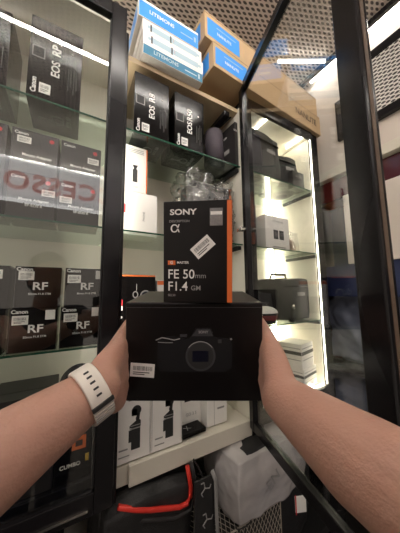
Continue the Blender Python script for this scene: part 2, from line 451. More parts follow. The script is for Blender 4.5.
# right glass door, swung open towards the camera; local -x runs to the free edge
DA = math.atan2(.958, .288)
rd = empty('glass_door', (.613, .712, .960), DA); tag(rd, 'black framed glass door swung open towards the camera, in front of the right cabinet', 'door')
L0, L1, HT = -.04, -.574, 1.360
MB().box(L0 - .03, L0, -.012, .012, 0, HT, .002).build('stile', M['black'], rd)
fs = MB().box(L1, L1 + .052, -.013, .013, 0, HT, .003).build('stile', M['black'], rd)
MB().box(L1 - .0012, L1 + .0, -.004, .004, .01, HT - .01, .0003).build('edge_strip', M['leather'], fs)
MB().box(L1 + .052, L0 - .03, -.010, .010, 0, .032, .002).build('bottom_rail', M['black'], rd)
MB().box(L1 + .052, L0 - .03, -.012, .012, HT - .03, HT, .002).build('top_rail', M['black'], rd)
MB().box(L1 + .052, L0 - .03, -.002, .002, .032, HT - .03).build('glass_pane', M['doorglass'], rd)
lk = MB().cyl((-.055, .012, .735), (-.055, .034, .735), .010).cyl((-.055, .034, .735), (-.055, .038, .735), .007).build('door_lock', M['silver'], rd, smooth=False)
MB().box(-.075, -.035, .030, .036, .728, .742, .001).build('latch', M['silver'], lk)
# damper arm at the head of the door
da = empty('door_damper', (.612, .66, 2.26)); tag(da, 'small black and silver damper arm at the top hinge of the open door', 'damper')
MB().cyl((0, .03, .0), (-.05, .13, -.045), .009).build('arm', M['black'], da)
MB().cyl((.0, .03, .0), (.0, .0, .012), .006).build('rod', M['silver'], da)
MB().ball((0, .03, 0), .011).build('joint', M['silver'], da)

# ------------------------------------------------------------------ stock: left cabinet, top shelf
def rp_box(label, x, w, word, y=.70, h=.222, yaw=0, z=ZS[0], lab=True):
    o = carton('camera_box', label, 'box', (x, y, z + .0005), w, .145, h, M['blackbox'], yaw, 'camera boxes on the top glass shelf')
    R90 = PI / 2
    write(o, 'front', 'EOS', .028, .50, .42, M['whiteink'], R90, .02)
    write(o, 'front', word, .030, .50, .66, M['whiteink'], R90, .03)
    write(o, 'front', 'Canon', .017, .12, .14, M['whiteink'], R90, .03, name='brand_lettering')
    sh = MB().box(-.018, .018, -.015, .015, 0, .0002)
    f = patch(o, 'front', 'picture_frame', .030, .034, .17, .56, M['greyink'])
    f2 = patch(o, 'front', 'picture', .024, .028, .17, .56, M['camgrey'], off=.0009)
    for k, ln in enumerate((.07, .05, .085, .06)):
        patch(o, 'front', 'fine_print', .0018, ln, .74 + .055 * k, .35 + .02 * (k % 2), M['dimink'])
    patch(o, 'front', 'white_dot', .005, .005, .80, .70, M['whiteink'], PI / 4)
    if lab: barcode_label(o, 'front', .026, .030, .32, .13, 0, seed=int(x * 100))
    write(o, 'bottom', 'Canon', .014, .3, .45, M['greyink'], .2)
    write(o, 'bottom', 'EOS ' + word, .016, .78, .55, M['greyink'], R90)
    t_ = MB().ringz(0, 0, .014, .017, 0, .0002); shape(o, 'bottom', 'ring_print', t_, .55, .5, M['greyink'])
    return o
rp_box('tall glossy black camera box left of all on the top shelf, mostly beyond the frame', -.300, .13, 'R7', lab=False)
rp_box('tall glossy black camera box with EOS RP lettering, top shelf behind the left glass door', -.128, .126, 'RP', y=.693, h=.243)
rp_box('glossy black camera box lettered R8 beside the black post, top shelf', .155, .124, 'R8', h=.225)
rp_box('glossy black camera box lettered R50, top shelf between the R8 box and the round pouch', .302, .124, 'R50', h=.218)
lp = empty('lens_pouch', (.540, .80, ZS[0] + .0005)); tag(lp, 'purple grey round lens pouch with black base standing on the top shelf', 'pouch')
MB().cyl((0, 0, .045), (0, 0, .195), .046, .042, 32).ball((0, 0, .195), .042, (1, 1, .35), 24).build('pouch_body', M['pouch'], lp, smooth=True)
MB().cyl((0, 0, 0), (0, 0, .045), .040, .047, 32).build('base_cap', M['blackm'], lp, smooth=True)
MB().ringz(0, 0, .0455, .0475, .045, .052).build('band', M['black'], lp)
fb = carton('camera_box', 'slim black box leaning beside the hinge post at the right end of the top shelf', 'box', (.598, .70, ZS[0] + .0005), .13, .016, .205, M['greybox'], PI / 2 + .06)
write(fb, 'left', 'EOS R', .012, .5, .8, M['whiteink'])
write(fb, 'front', 'Canon', .02, .4, .8, M['whiteink']); write(fb, 'back', 'Canon', .018, .4, .8, M['whiteink']); patch(fb, 'back', 'fine_print', .05, .02, .5, .45, M['greyink'])

# second shelf, left: mount adapter boxes
def adapter(label, x, z, lu, red):
    o = carton('mount_adapter_box', label, 'box', (x, .705, z), .1035, .10, .120, M['greybox'], random.uniform(-.02, .02), 'mount adapter boxes on the second shelf')
    write(o, 'front', 'Canon', .011, .20, .90, M['whiteink'], 0, .02, name='brand_lettering')
    write(o, 'front', 'Mount Adapter', .0105, .55, .42, M['whiteink'], 0, .01)
    write(o, 'front', 'EF-EOS R', .0095, .55, .29, M['whiteink'], 0, .01)
    r = MB().ringz(0, 0, .0005, .0058, 0, .0003, 16); shape(o, 'front', 'red_emblem', r, .84 if red else .82, .86, M['redprint'])
    barcode_label(o, 'front', .030, .018, lu[0], lu[1], seed=int(z * 1000 + x * 100))
    return o
zz = ZS[1] + .0005
adapter('grey black mount adapter box, upper one of the left stack, label at its top left', -.151, zz + .1205, (.26, .76), 1)
adapter('grey black mount adapter box under the top one, left stack on the second shelf', -.151, zz, (.84, .62), 0)
adapter('grey black mount adapter box, upper one of the right stack, label at its right', -.042, zz + .1205, (.80, .64), 1)
adapter('grey black mount adapter box under the top one, right stack beside the black post', -.042, zz, (.18, .55), 0)
adapter('grey black mount adapter box cut by the left frame edge, second shelf', -.262, zz + .1205, (.2, .7), 1)
adapter('lower grey black mount adapter box cut by the left frame edge, second shelf', -.262, zz, (.2, .7), 1)

# second shelf, centre: white boxes
wb = carton('accessory_box', 'plain white box with small grey lettering lying under the handheld camera box', 'box', (.130, .745, ZS[1] + .0005), .124, .09, .150, M['white'])
write(wb, 'front', 'PHONE', .010, .62, .45, M['greyink'], PI / 2)
patch(wb, 'front', 'red_print', .014, .03, .07, .58, M['redprint'])
ob = carton('gimbal_camera_box', 'white box with orange side and a black handheld camera picture, on the plain white box', 'box', (.136, .745, ZS[1] + .151), .080, .07, .165, M['white'])
patch(ob, 'front', 'picture_ground', .056, .10, .47, .44, M['paper'])
hm = MB().box(-.008, .008, -.035, .010, 0, .0003, .0001).prism([(-.009, .026), (.009, .026), (.005, .016), (-.005, .016)], 0, .0003).prism([(-.006, .010), (.006, .010), (.004, .017), (-.004, .017)], 0, .0003)
shape(ob, 'front', 'handheld_camera_picture', hm, .47, .42, M['ink'], off=.0008)
patch(ob, 'front', 'orange_edge', .004, .163, .97, .5, M['orange'], off=.0006)
patch(ob, 'right', 'orange_side', .069, .164, .5, .5, M['orange'])
for k in range(3): patch(ob, 'front', 'fine_print', .055, .002, .5, .93 - .035 * k, M['greyink'])
write(ob, 'front', 'POCKET', .006, .45, .10, M['greyink'])

# wrapped box on the second shelf right of it
wr = carton('wrapped_box', 'grey printed box with orange edges in crinkled clear wrap above the lens box', 'box', (.385, .72, ZS[1] + .0005), .185, .11, .235, M['holo'])
patch(wr, 'front', 'orange_edge', .012, .234, .96, .5, M['orange'])
patch(wr, 'front', 'black_band', .184, .022, .5, .93, M['ink'])
patch(wr, 'front', 'white_panel', .05, .09, .76, .5, M['paper'])
rr = MB().ringz(0, 0, .007, .010, 0, .0003); shape(wr, 'front', 'red_seal', rr, .78, .5, M['redprint'], off=.0008)
for k in range(5):
    for j in range(9):
        if random.random() < .6: patch(wr, 'front', 'printed_mark', .009, .010, .08 + .065 * j, .2 + .14 * k, M['ink'] if random.random() < .5 else M['paper'])
c = soft('clear_wrap', (.235, .15, .275), M['wrap'], (.080, .055, -.002), (0, 0, 0), wr, amp=.028, sc=16, crease=1.2, pw=.15, seg=30)

# third shelf: lens boxes
def rf(label, x, z, lu, lu2):
    o = carton('lens_box', label, 'box', (x, .705, z), .0985, .10, .105, M['blackbox'], random.uniform(-.03, .02), 'RF lens boxes on the third shelf')
    write(o, 'front', 'RF', .027, .54, .52, M['whiteink'], 0, .02, sx=1.15)
    write(o, 'front', '50mm F1.8 STM', .0072, .54, .34, M['whiteink'], 0, .01)
    write(o, 'front', 'Canon', .0125, .20, .93, M['whiteink'], 0, .03, name='brand_lettering')
    barcode_label(o, 'front', .032, .022, lu[0], lu[1], seed=int(x * 1000 + z * 77))
    if lu2: patch(o, 'front', 'paper_tab', .021, .024, lu2[0], lu2[1], M['paper'], off=.0008)
    patch(o, 'front', 'side_line', .0012, .10, .02, .5, M['dimink'])
    return o
z3 = ZS[2] + .0005
rf('black RF lens box at the left frame edge, upper row', -.228, z3 + .1055, (.70, .80), None)
rf('black RF lens box at the left frame edge, lower row', -.232, z3, (.72, .74), None)
rf('black RF lens box in the middle of the upper row, one label', -.121, z3 + .1055, (.24, .78), None)
rf('black RF lens box in the middle of the lower row, two white labels', -.125, z3, (.22, .74), (.84, .84))
rf('black RF lens box beside the black door stile, upper row', -.014, z3 + .1055, (.22, .72), (.86, .84))
rf('black RF lens box beside the black door stile, lower row', -.020, z3, (.24, .74), (.86, .86))

# third shelf, centre: camera box with orange lid
cb = carton('camera_box', 'black camera box with an orange top edge and a lens picture, behind the left hand', 'box', (.131, .745, ZS[2] + .0005), .120, .11, .200, M['blackbox'])
patch(cb, 'front', 'orange_edge', .119, .004, .5, .985, M['orange'])
patch(cb, 'top', 'orange_lid', .119, .109, .5, .5, M['orange'])
ls = MB().ringz(0, 0, .014, .018, 0, .0004); pr_ = shape(cb, 'front', 'lens_ring_picture', ls, .72, .66, M['greyink'])
shape(cb, 'front', 'lens_picture', MB().ringz(0, 0, .0003, .014, 0, .0003), .72, .66, M['lensblue'])
shape(cb, 'front', 'grip_picture', MB().ringz(0, 0, .006, .009, 0, .0004, sy=1.3), .44, .68, M['greyink'])
patch(cb, 'front', 'fine_line', .0012, .022, .47, .80, M['whiteink'])
patch(cb, 'front', 'red_mark', .005, .018, .09, .56, M['redprint']); patch(cb, 'front', 'white_mark', .005, .014, .09, .47, M['whiteink'])
patch(cb, 'front', 'white_dot', .006, .006, .09, .33, M['greyink'], PI / 4)
c2 = carton('accessory_box', 'small white box with an orange top on the third shelf beside the lens box', 'box', (.262, .76, ZS[2] + .0005), .11, .09, .185, M['white'])
patch(c2, 'front', 'orange_band', .109, .014, .5, .95, M['orange'])
patch(c2, 'front', 'picture', .05, .07, .5, .45, M['greybox'])
c3 = carton('camera_box', 'black box with a small white print at the right end of the third shelf', 'box', (.47, .76, ZS[2] + .0005), .11, .09, .15, M['blackbox'])
write(c3, 'front', 'EOS', .02, .5, .6, M['whiteink']); patch(c3, 'front', 'red_band', .109, .02, .5, .2, M['redprint'])

# base, left: black boxes behind the arm
bb = carton('storage_case', 'large dark grey flat topped box behind the left forearm', 'box', (-.158, .705, BASE + .0005), .140, .155, .222, M['greybox'])
patch(bb, 'top', 'lid_seam', .136, .002, .5, .35, M['ink'])
patch(bb, 'front', 'white_mark', .02, .004, .35, .22, M['whiteink'])
write(bb, 'front', 'SIGMA', .012, .35, .10, M['greyink'])
bc = carton('camera_box', 'black box with orange picture and yellow mark below the left forearm', 'box', (-.013, .705, BASE + .0005), .082, .12, .175, M['blackbox'])
pp = patch(bc, 'front', 'orange_picture', .032, .032, .62, .50, M['orange'])
MB().box(-.008, .008, -.008, .006, .0003, .0006).build('dark_shape', M['brownink'], pp)
patch(bc, 'front', 'yellow_mark', .008, .018, .86, .27, M['yellow'])
write(bc, 'front', 'CUMBO', .013, .40, .22, M['whiteink'], .0, .02)
# base, centre: pocket camera boxes
def pocket_camera_print(o, u, v, s=1):
    mb = MB()
    mb.box(-.013 * s, .011 * s, -.055 * s, .0, 0, .0003, .0001)
    mb.box(-.020 * s, -.013 * s, -.035 * s, -.005 * s, 0, .0003)
    mb.prism([(-.018 * s, 0), (.012 * s, 0), (.012 * s, .014 * s), (.006 * s, .020 * s), (-.018 * s, .006 * s)], 0, .0003)
    mb.prism([(.000, .012 * s), (.008 * s, .018 * s), (.010 * s, .034 * s), (.003 * s, .034 * s), (-.002 * s, .022 * s)], 0, .0003)
    mb.ringz(.0, .042 * s, .0002, .013 * s, 0, .0003)
    mb.box(-.013 * s, .002, .030 * s, .046 * s, 0, .0003)
    p = shape(o, 'front', 'gimbal_camera_picture', mb, u, v, M['ink'], off=.0006)
    MB().box(-.018 * s, .011 * s, -.004 * s, -.001 * s, .0003, .0007).box(-.016 * s, .011 * s, .004 * s, .006 * s, .0003, .0007).build('highlight', M['greyink'], p)
    return p
def dji(label, x, w, h, y=.692, pic=True):
    o = carton('gimbal_camera_box', label, 'box', (x, y, BASE + .0055), w, .08, h, M['white'], 0, 'white gimbal camera boxes on the base shelf')
    for uu in (.03, .97): patch(o, 'front', 'border_line', .0010, h * .92, uu, .5, M['greyink'])
    write(o, 'front', 'DJI', .012, .17, .92, M['ink'], 0, .04, name='brand_lettering')
    patch(o, 'front', 'fine_print', .055, .003, .62, .93, M['greyink'])
    if pic: pocket_camera_print(o, .58, .50, 1.05)
    patch(o, 'front', 'fine_print', .024, .004, .24, .20, M['greyink']); patch(o, 'front', 'fine_print', .030, .003, .26, .10, M['greyink'])
    return o
dji('white gimbal camera box, first from the left beside the black post', .122, .102, .172)
dji('white gimbal camera box, second from the left under the held camera box', .225, .100, .172)
d3 = carton('gimbal_camera_box', 'white box with a small dark phone picture, third from the left on the base shelf', 'box', (.345, .76, BASE + .0055), .095, .07, .165, M['white'], 0, 'white gimbal camera boxes on the base shelf')
ph = patch(d3, 'front', 'phone_picture', .036, .028, .42, .57, M['ink'])
MB().box(-.014, .005, -.009, .010, .0003, .0006).build('screen_picture', M['teal'], ph)
write(d3, 'front', 'GO 3 S', .014, .5, .22, M['greyink'])
bk = carton('booklet', 'small black booklet with a white mark lying in front of the white boxes', 'booklet', (.332, .698, BASE + .0055), .088, .055, .012, M['blackbox'], .05)
write(bk, 'top', 'X', .03, .35, .5, M['greyink'], .4)
bg = carton('accessory_box', 'upright pale beige box at the right end of the base shelf', 'box', (.432, .715, BASE + .0055), .085, .08, .175, M['white'])
patch(bg, 'front', 'seam', .001, .174, .35, .5, M['greyink']); patch(bg, 'front', 'fine_print', .03, .006, .68, .3, M['greyink'])

# ------------------------------------------------------------------ on top of the cabinets
zt = 2.2505
def litemons(label, x, y, z, w, h, front, yaw=0):
    o = carton('light_panel_box', label, 'box', (x, y, z), w, .20, h, M['white'], yaw, 'slim light boxes stacked above the camera boxes')
    if front == 'blue' or front == 'teal':
        m = M[front]
        patch(o, 'front', 'printed_face', w * .985, h * .82, .5, .44, m)
        write(o, 'front', 'LITEMONS', .020, .36, .46, M['whiteink'] if front == 'blue' else M['paleblue'], 0, .02, off=.0012)
        patch(o, 'front', 'fine_print', .05, .004, .78, .40, M['paleblue'], off=.0010)
        patch(o, 'front', 'emblem', .008, .02, .93, .45, M['paleblue'], off=.0010)
    else:
        for uu, ww in ((.30, .075), (.68, .105)):
            wd = patch(o, 'front', 'grey_window', ww, h * .46, uu, .48, M['paleblue'])
            MB().box(-ww / 2 - .005, -ww / 2, -h * .3, h * .3, 0, .0004).build('dark_tab', M['ink'], wd)
        patch(o, 'front', 'fine_print', .012, .010, .10, .5, M['paleblue']); patch(o, 'front', 'fine_print', .012, .010, .93, .5, M['paleblue'])
        patch(o, 'front', 'warning_mark', .004, .014, .49, .5, M['orange'])
    patch(o, 'left', 'side_print', .15, h * .7, .5, .5, M['blue'] if front == 'blue' else M['paper'])
    return o
litemons('slim white light box with shade painted into its blue front, bottom one of the stack on the cabinet top', .172, .668, zt, .232, .042, 'teal')
litemons('slim white light box with grey windows, second from the bottom of the stack', .172, .668, zt + .0425, .235, .046, 'white')
litemons('slim white light box with grey windows, directly under the bright blue one', .170, .670, zt + .089, .232, .046, 'white')
litemons('slim white box with bright blue front, topmost of the light box stack', .155, .668, zt + .1355, .232, .073, 'blue', 0)
tbx = carton('carton', 'long black box lying on the topmost blue fronted box', 'box', (.205, .74, zt + .2095), .19, .12, .075, M['blackm'])
patch(tbx, 'front', 'tape', .01, .074, .7, .5, M['dimink'])
# brown cartons
def nan(label, x, y, z, w, h, text_u):
    o = carton('light_stand_carton', label, 'carton', (x, y, z), w, .16, h, M['kraft'], .052, 'long brown cartons on the cabinet top')
    patch(o, 'front', 'blue_label', .165, h * .66, .125, .46, M['blue'], label='bright blue printed label')
    write(o, 'front', 'NANLITE', .018, .125, .40, M['whiteink'], 0, .01, off=.0009)
    patch(o, 'front', 'label_line', .10, .003, .14, .62, M['paleblue'], off=.0007)
    patch(o, 'left', 'blue_side_label', .10, h * .66, .5, .46, M['blue'])
    if text_u: write(o, 'front', 'NANLITE', .046, text_u, .5, M['brownink'], 0, .012)
    patch(o, 'front', 'flap_seam', w * .995, .0012, .5, .93, M['brownink'])
    return o
nan('long brown carton with a blue label and NANLITE lettering, lower one of the pair', .430, .628, 2.3045, .735, .110, .82)
nan('long brown carton with a blue label, upper one of the pair', .395, .632, 2.4150, .760, .115, None)

# ------------------------------------------------------------------ stock in the right cabinet
def camera_bag(label, loc, size, m, rz=0, seed=0, logo=True):
    e = empty('camera_bag', loc, rz); tag(e, label, 'bag')
    soft('bag_body', size, m, parent=e, amp=.012, sc=9, pw=.22, seed=seed, seg=18)
    z = size[2]
    MB().tube([(-size[0] * .3, 0, z * .98), (-size[0] * .25, 0, z * 1.12), (size[0] * .25, 0, z * 1.12), (size[0] * .3, 0, z * .98)], .007, 8).build('handle', M['fabric'], e, smooth=True)
    if logo:
        MB().box(-.03, .03, -.001, .001, -.009, .009).build('logo_patch', M['greyink'], e, (size[0] * .15, -size[1] * .53, z * .62))
        MB().box(-size[0] * .42, size[0] * .42, -.004, .004, -.003, .003, .001).build('zip', M['black'], e, (0, -size[1] * .52, z * .8))
    return e
zr = ZS[0] + .001
camera_bag('charcoal woven camera bag at the left of the top shelf in the lit cabinet', (.775, .80, zr), (.22, .17, .235), M['weave'], .08, 1)
camera_bag('black camera bag at the right of the top shelf in the lit cabinet', (.965, .82, zr), (.16, .15, .19), M['fabric'], -.05, 2)
q = carton('accessory_box', 'small dark grey box in front of the black camera bag, top lit shelf', 'box', (.965, .712, zr), .09, .05, .095, M['greybox'])
write(q, 'front', 'RODE', .014, .5, .7, M['greyink'])
zr = ZS[1] + .001
q = carton('accessory_box', 'tall black box at the left end of the middle shelf in the lit cabinet', 'box', (.655, .74, zr), .07, .12, .205, M['greybox'])
patch(q, 'front', 'fine_print', .03, .01, .5, .3, M['greyink'])
q = carton('accessory_box', 'white box with two black square pictures on the middle lit shelf', 'box', (.755, .715, zr), .165, .06, .160, M['white'], .03)
for uu in (.42, .66):
    p = patch(q, 'front', 'battery_picture', .032, .044, uu, .45, M['ink'])
    MB().box(-.011, .011, -.004, .012, .0003, .0006).build('battery_label', M['dimink'], p)
write(q, 'front', 'POWER KIT', .014, .54, .84, M['greyink']); patch(q, 'front', 'fine_print', .09, .006, .54, .08, M['greyink'])
cw = empty('wrapped_cable', (.985, .80, zr)); tag(cw, 'coiled tan cable in clear wrap beside the white box on the middle lit shelf', 'cable')
mb = MB()
for k in range(4): mb.tube([(math.cos(a) * (.05 - .006 * k), math.sin(a) * .018 + (k - 1.5) * .012, .055 + math.sin(a) * (.045 - .006 * k)) for a in [2 * PI * j / 20 for j in range(21)]], .007, 8)
mb.build('coil', M['tan'], cw, smooth=True)
soft('wrapper', (.13, .09, .12), M['wrap'], parent=cw, amp=.01, sc=14, crease=1, pw=.3, seg=14)
zr = ZS[2] + .001
camera_bag('dark camera bag at the right of the lowest glass shelf in the lit cabinet', (.955, .83, zr), (.22, .20, .205), M['fabric'], .05, 4)
s5 = soft('camera_pouch', (.19, .16, .14), M['weave'], (.755, .85, zr), seed=6, amp=.012, pw=.4, seg=16); tag(s5, 'low charcoal pouch at the left of the lowest glass shelf in the lit cabinet', 'pouch')
dm = empty('light_dome', (.77, .755, zr)); tag(dm, 'low white dome in front of the charcoal pouch on the lowest glass shelf', 'dome')
MB().ball((0, 0, .045), .055, (1.15, .9, .55), 24).build('dome', M['white'], dm, smooth=True)
MB().cyl((0, 0, 0), (0, 0, .045), .045, .058, 28).build('base_ring', M['blackm'], dm, smooth=True)
sm = empty('clip_mount', (.90, .715, zr)); tag(sm, 'small black and silver clip mount at the front edge of the lowest glass shelf', 'mount')
MB().cyl((0, 0, 0), (0, 0, .02), .016).cyl((0, 0, .02), (.01, 0, .06), .005).build('base', M['black'], sm)
MB().ball((.012, 0, .068), .011).build('ball_head', M['silver'], sm, smooth=True)
def stripe_carton(label, z, h, w=.135, red=False, loc=(.945, .702), rz=.20):
    o = carton('accessory_box', label, 'box', (loc[0], loc[1], z), w, .12, h, M['white'], rz, 'striped white boxes at the foot of the lit cabinet')
    for sd, ln in (('front', w), ('left', .12)):
        patch(o, sd, 'black_stripe', ln * .98, h * .14, .5, .62, M['ink'])
        patch(o, sd, 'fine_line', ln * .9, h * .03, .5, .35, M['greyink']); patch(o, sd, 'fine_line', ln * .9, h * .03, .5, .82, M['greyink'])
    if red: write(o, 'front', 'SALE', .022, .6, .2, M['redprint'])
    return o
stripe_carton('striped white box with red letters, lower one at the foot of the lit cabinet', 1.0015, .088, red=True)
stripe_carton('striped white box lying on top of the red lettered one in the lit cabinet', 1.090, .112, w=.13, loc=(.941, .705), rz=.22)
q = carton('accessory_box', 'small white box left of the striped pair at the cabinet foot', 'box', (.82, .80, 1.0015), .06, .06, .075, M['white'])
patch(q, 'front', 'black_stripe', .058, .012, .5, .4, M['ink'])

# ------------------------------------------------------------------ under the cabinets
zl = .4305
bp_ = empty('backpack', (.215, .80, zl)); tag(bp_, 'black nylon backpack with red piping under the white plank', 'backpack')
soft('bag_body', (.27, .24, .485), M['fabric'], parent=bp_, amp=.02, sc=7, pw=.25, seed=11, seg=24, crease=.8)
MB().tube([(.109, -.146, .51), (.115, -.149, .475), (.118, -.151, .452), (.116, -.152, .432), (.105, -.153, .419), (.080, -.153, .419), (.040, -.153, .433), (-.002, -.152, .447), (-.043, -.150, .464), (-.085, -.146, .485)], .0065, 8).build('red_piping', M['red'], bp_, smooth=True)
MB().tube([(.124, -.140, .51), (.131, -.145, .47), (.133, -.147, .42), (.118, -.148, .395), (.07, -.149, .395), (.0, -.147, .42), (-.08, -.140, .45)], .008, 8).build('zip', M['greybox'], bp_, smooth=True)
soft('front_pocket', (.25, .07, .46), M['fabric'], (0, -.115, .02), (0, 0, 0), bp_, amp=.012, sc=9, pw=.22, seed=12, seg=20, crease=.6)
s7 = soft('cloth_bag', (.30, .22, .36), M['fabric'], (-.14, .80, zl), seed=21, amp=.03, sc=8, crease=1, pw=.3); tag(s7, 'slack black bag left of the backpack under the glass door', 'bag')
# black strap with white star marks and a grey zip pull band
st = empty('camera_strap', (.356, .610, .50)); tag(st, 'wide black strap with white star marks hanging beside the backpack', 'strap')
MB().box(-.032, .032, -.003, .003, 0, .425, .001).build('webbing', M['fabric'], st)
MB().tube([(0, .002, .42), (0, .03, .431), (0, .067, .436)], .003, 6).build('hook', M['black'], st)
def star(cx, cz, s, parent):
    mb = MB()
    for k in range(3):
        a = PI / 2 + k * 2 * PI / 3 + .2
        mb.tube([(cx, -.0035, cz), (cx + s * math.cos(a), -.0035, cz + s * math.sin(a))], .0016, 5)
        mb.tube([(cx + s * math.cos(a), -.0035, cz + s * math.sin(a)), (cx + s * 1.25 * math.cos(a + .5), -.0035, cz + s * 1.25 * math.sin(a + .5))], .0014, 5)
    mb.build('star_mark', M['greyink'], parent)
for cx, cz in ((.0, .40), (.005, .32), (.0, .24), (.0, .15)): star(cx, cz, .016, st)
zp = empty('grey_band', (.388, .603, .60)); tag(zp, 'thin grey webbing band hanging between the strap and the wrapped package', 'band')
MB().tube([(-.01, 0, .34), (.002, 0, .31), (.0, -.006, .22), (.004, -.008, .13)], .006, 8, flat=.35).build('webbing', M['greyink'], zp, smooth=True)
MB().tube([(.004, -.008, .13), (-.006, -.008, .11), (-.004, -.006, .03)], .008, 8, flat=.35).build('webbing', M['greyink'], zp, smooth=True)
MB().box(-.004, .004, -.013, -.009, .13, .165, .001).build('slot', M['ink'], zp)
# wire mesh crate
cr = empty('wire_crate', (.335, .620, zl)); tag(cr, 'cream expanded wire crate holding dark stuff at the bottom centre', 'crate')
CW, CD, CH = .33, .25, .300
def lattice(wd, ht, place, pitch=.016, r=.0011):
    mb = MB(); sl = .55
    n = int((wd + ht * sl) / pitch) + 1
    for s_ in (1, -1):
        for k in range(n):
            x0 = k * pitch - ht * sl; pts = []
            a0 = max(0, -x0 / sl); a1 = min(ht, (wd - x0) / sl)
            if a1 - a0 < .004: continue
            p, q_ = (x0 + sl * a0, a0), (x0 + sl * a1, a1)
            if s_ < 0: p, q_ = (wd - p[0], p[1]), (wd - q_[0], q_[1])
            mb.tube([place(*p), place(*q_)], r, 4)
    return mb
lattice(CW, CH, lambda u, v: (u, 0, v)).build('wire_mesh', M['wirewhite'], cr)
lattice(CW, CD, lambda u, v: (u, v, CH)).build('wire_mesh', M['wirewhite'], cr)
MB().box(0, CW, .003, .006, 0, CH).box(0, CW, .003, CD, CH - .008, CH - .005).box(0, CW, CD - .004, CD, 0, CH).box(0, .003, 0, CD, 0, CH).box(CW - .003, CW, 0, CD, 0, CH).build('liner', M['blackm'], cr)
MB().tube([(.0, 0, 0), (0, 0, CH), (CW, 0, CH), (CW, 0, 0)], .003, 6).build('rim', M['wirewhite'], cr)
# wrapped white package on the crate
pk = empty('wrapped_package', (.635, .705, zl + CH + .003), .04); tag(pk, 'white package in crumpled clear plastic lying on the wire crate', 'package')
soft('package_body', (.35, .20, .190), M['polybag'], parent=pk, amp=.009, sc=13, pw=.34, seed=31, seg=36, crease=.5)
t = link('lettering', text_mesh('EN', .05, .0, .0006), M['greyink'], pk, (-.03, -.113, .10), (PI / 2, -.5, 0))
s8 = soft('dark_cloth', (.12, .09, .05), M['fabric'], (-.06, -.04, .145), parent=pk, seed=41, amp=.01, pw=.4, seg=12)
s8['label'] = 'dark crumpled plastic end'
cd_ = empty('tied_cord', (.50, .618, zl + CH + .004)); tag(cd_, 'thin black tied cord lying on the front of the wire crate', 'cord')
MB().tube([(math.cos(a) * .03, math.sin(a) * .010, .002) for a in [2 * PI * j / 16 for j in range(17)]], .0016, 6).tube([(.03 + math.cos(a) * .022, .004 + math.sin(a) * .009, .005) for a in [2 * PI * j / 16 for j in range(17)]], .0016, 6).build('loops', M['ink'], cd_)
pc = carton('paper_card', 'white folded paper card tucked at the right end of the wrapped package', 'card', (.70, .585, zl + .27), .04, .004, .05, M['paper'], -.4)
patch(pc, 'front', 'red_edge', .004, .06, .05, .5, M['redprint'])
# things under the lit cabinet seen past the door
s9 = soft('cloth_bag', (.20, .20, .37), M['fabric'], (.86, .82, zl), seed=51, amp=.02, pw=.3, seg=16); tag(s9, 'black bag under the lit cabinet behind the door rail', 'bag')
sb = empty('striped_packet', (.86, .80, .84)); tag(sb, 'black and white striped packets lying on the black bag under the lit cabinet', 'packet')
MB().box(-.10, .10, -.08, .08, -.03, .012, .004).build('packet_body', M['white'], sb)
for k in range(7): MB().box(-.10 + .028 * k, -.088 + .028 * k, -.081, .081, .0122, .013).build('black_stripe', M['ink'], sb)
s10 = soft('plastic_bag', (.30, .34, .36), M['greyblue'], (.96, .46, .002), seed=61, amp=.03, sc=9, pw=.3, crease=1); tag(s10, 'crumpled grey blue plastic bag on the floor beyond the lower door rail', 'bag')
s11 = soft('cloth_bag', (.24, .24, .30), M['navy'], (1.10, .12, .002), seed=71, amp=.02, sc=9, pw=.3); tag(s11, 'navy bag on the floor in front of the wall display', 'bag')

# ------------------------------------------------------------------ the held boxes (camera axes carry the person's grip)
GRIP = CM @ Matrix.Translation((-.1123, -.2037, -.34)) @ Matrix.Rotation(0, 4, 'X')
HB = (.2070, .155, .1485)
hb = MB().box(0, HB[0], 0, HB[1], 0, HB[2], .0015).build('camera_box', M['handbox'])
DIMS[hb.name] = HB
# camera axes: x right, y up, -z forward  ->  box axes: x right, y forward, z up
A = Matrix(((1, 0, 0, 0), (0, 0, 1, 0), (0, -1, 0, 0), (0, 0, 0, 1)))
hb.matrix_world = GRIP @ A
tag(hb, 'large black box with a camera picture held in both hands', 'box')
def px(x, y, d=.34): return ((x - 200) * d / F, (266.5 - y) * d / F)
def fr(x, y):   # fraction of the front face
    a, b = px(x, y); return ((a + .1123) / HB[0], (b + .2037) / HB[2])
barcode_label(hb, 'front', .0365, .0205, *fr(142.5, 370), rot=-.07, seed=5)
patch(hb, 'front', 'lid_line', .2060, .0006, .5, .955, M['dimink'])
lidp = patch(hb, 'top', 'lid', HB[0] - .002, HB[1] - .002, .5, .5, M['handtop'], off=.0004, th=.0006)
u, v = fr(203, 352)
S = .34 / F
def cp(pts, z0=0, z1=.0003): return MB().prism([((x - 203) * S, (352 - y) * S) for x, y in pts], z0, z1)
cpic = shape(hb, 'front', 'camera_picture', cp([(158, 341), (166, 336), (178, 337), (186, 339), (190, 338), (196, 328), (211, 328), (214, 337), (230, 339), (232, 345), (232, 368), (224, 372), (178, 372), (160, 371), (157, 362)]), u, v, M['camgrey'], off=.0003)
def sub(mb, name, m): return mb.build(name, m, cpic, (0, 0, .0003))
OX, OY = -2.5 * S, -4 * S
sub(MB().ringz(OX, OY, 13 * S, 15 * S, 0, .0003, 48), 'mount_ring', M['camlight'])
sub(MB().ringz(OX, OY, .0001, 13 * S, 0, .0002, 48), 'mount_opening', M['ink'])
sub(MB().box(OX - 8 * S, OX + 8 * S, OY - 5.5 * S, OY + 5.5 * S, .0002, .0004), 'sensor', M['lensblue'])
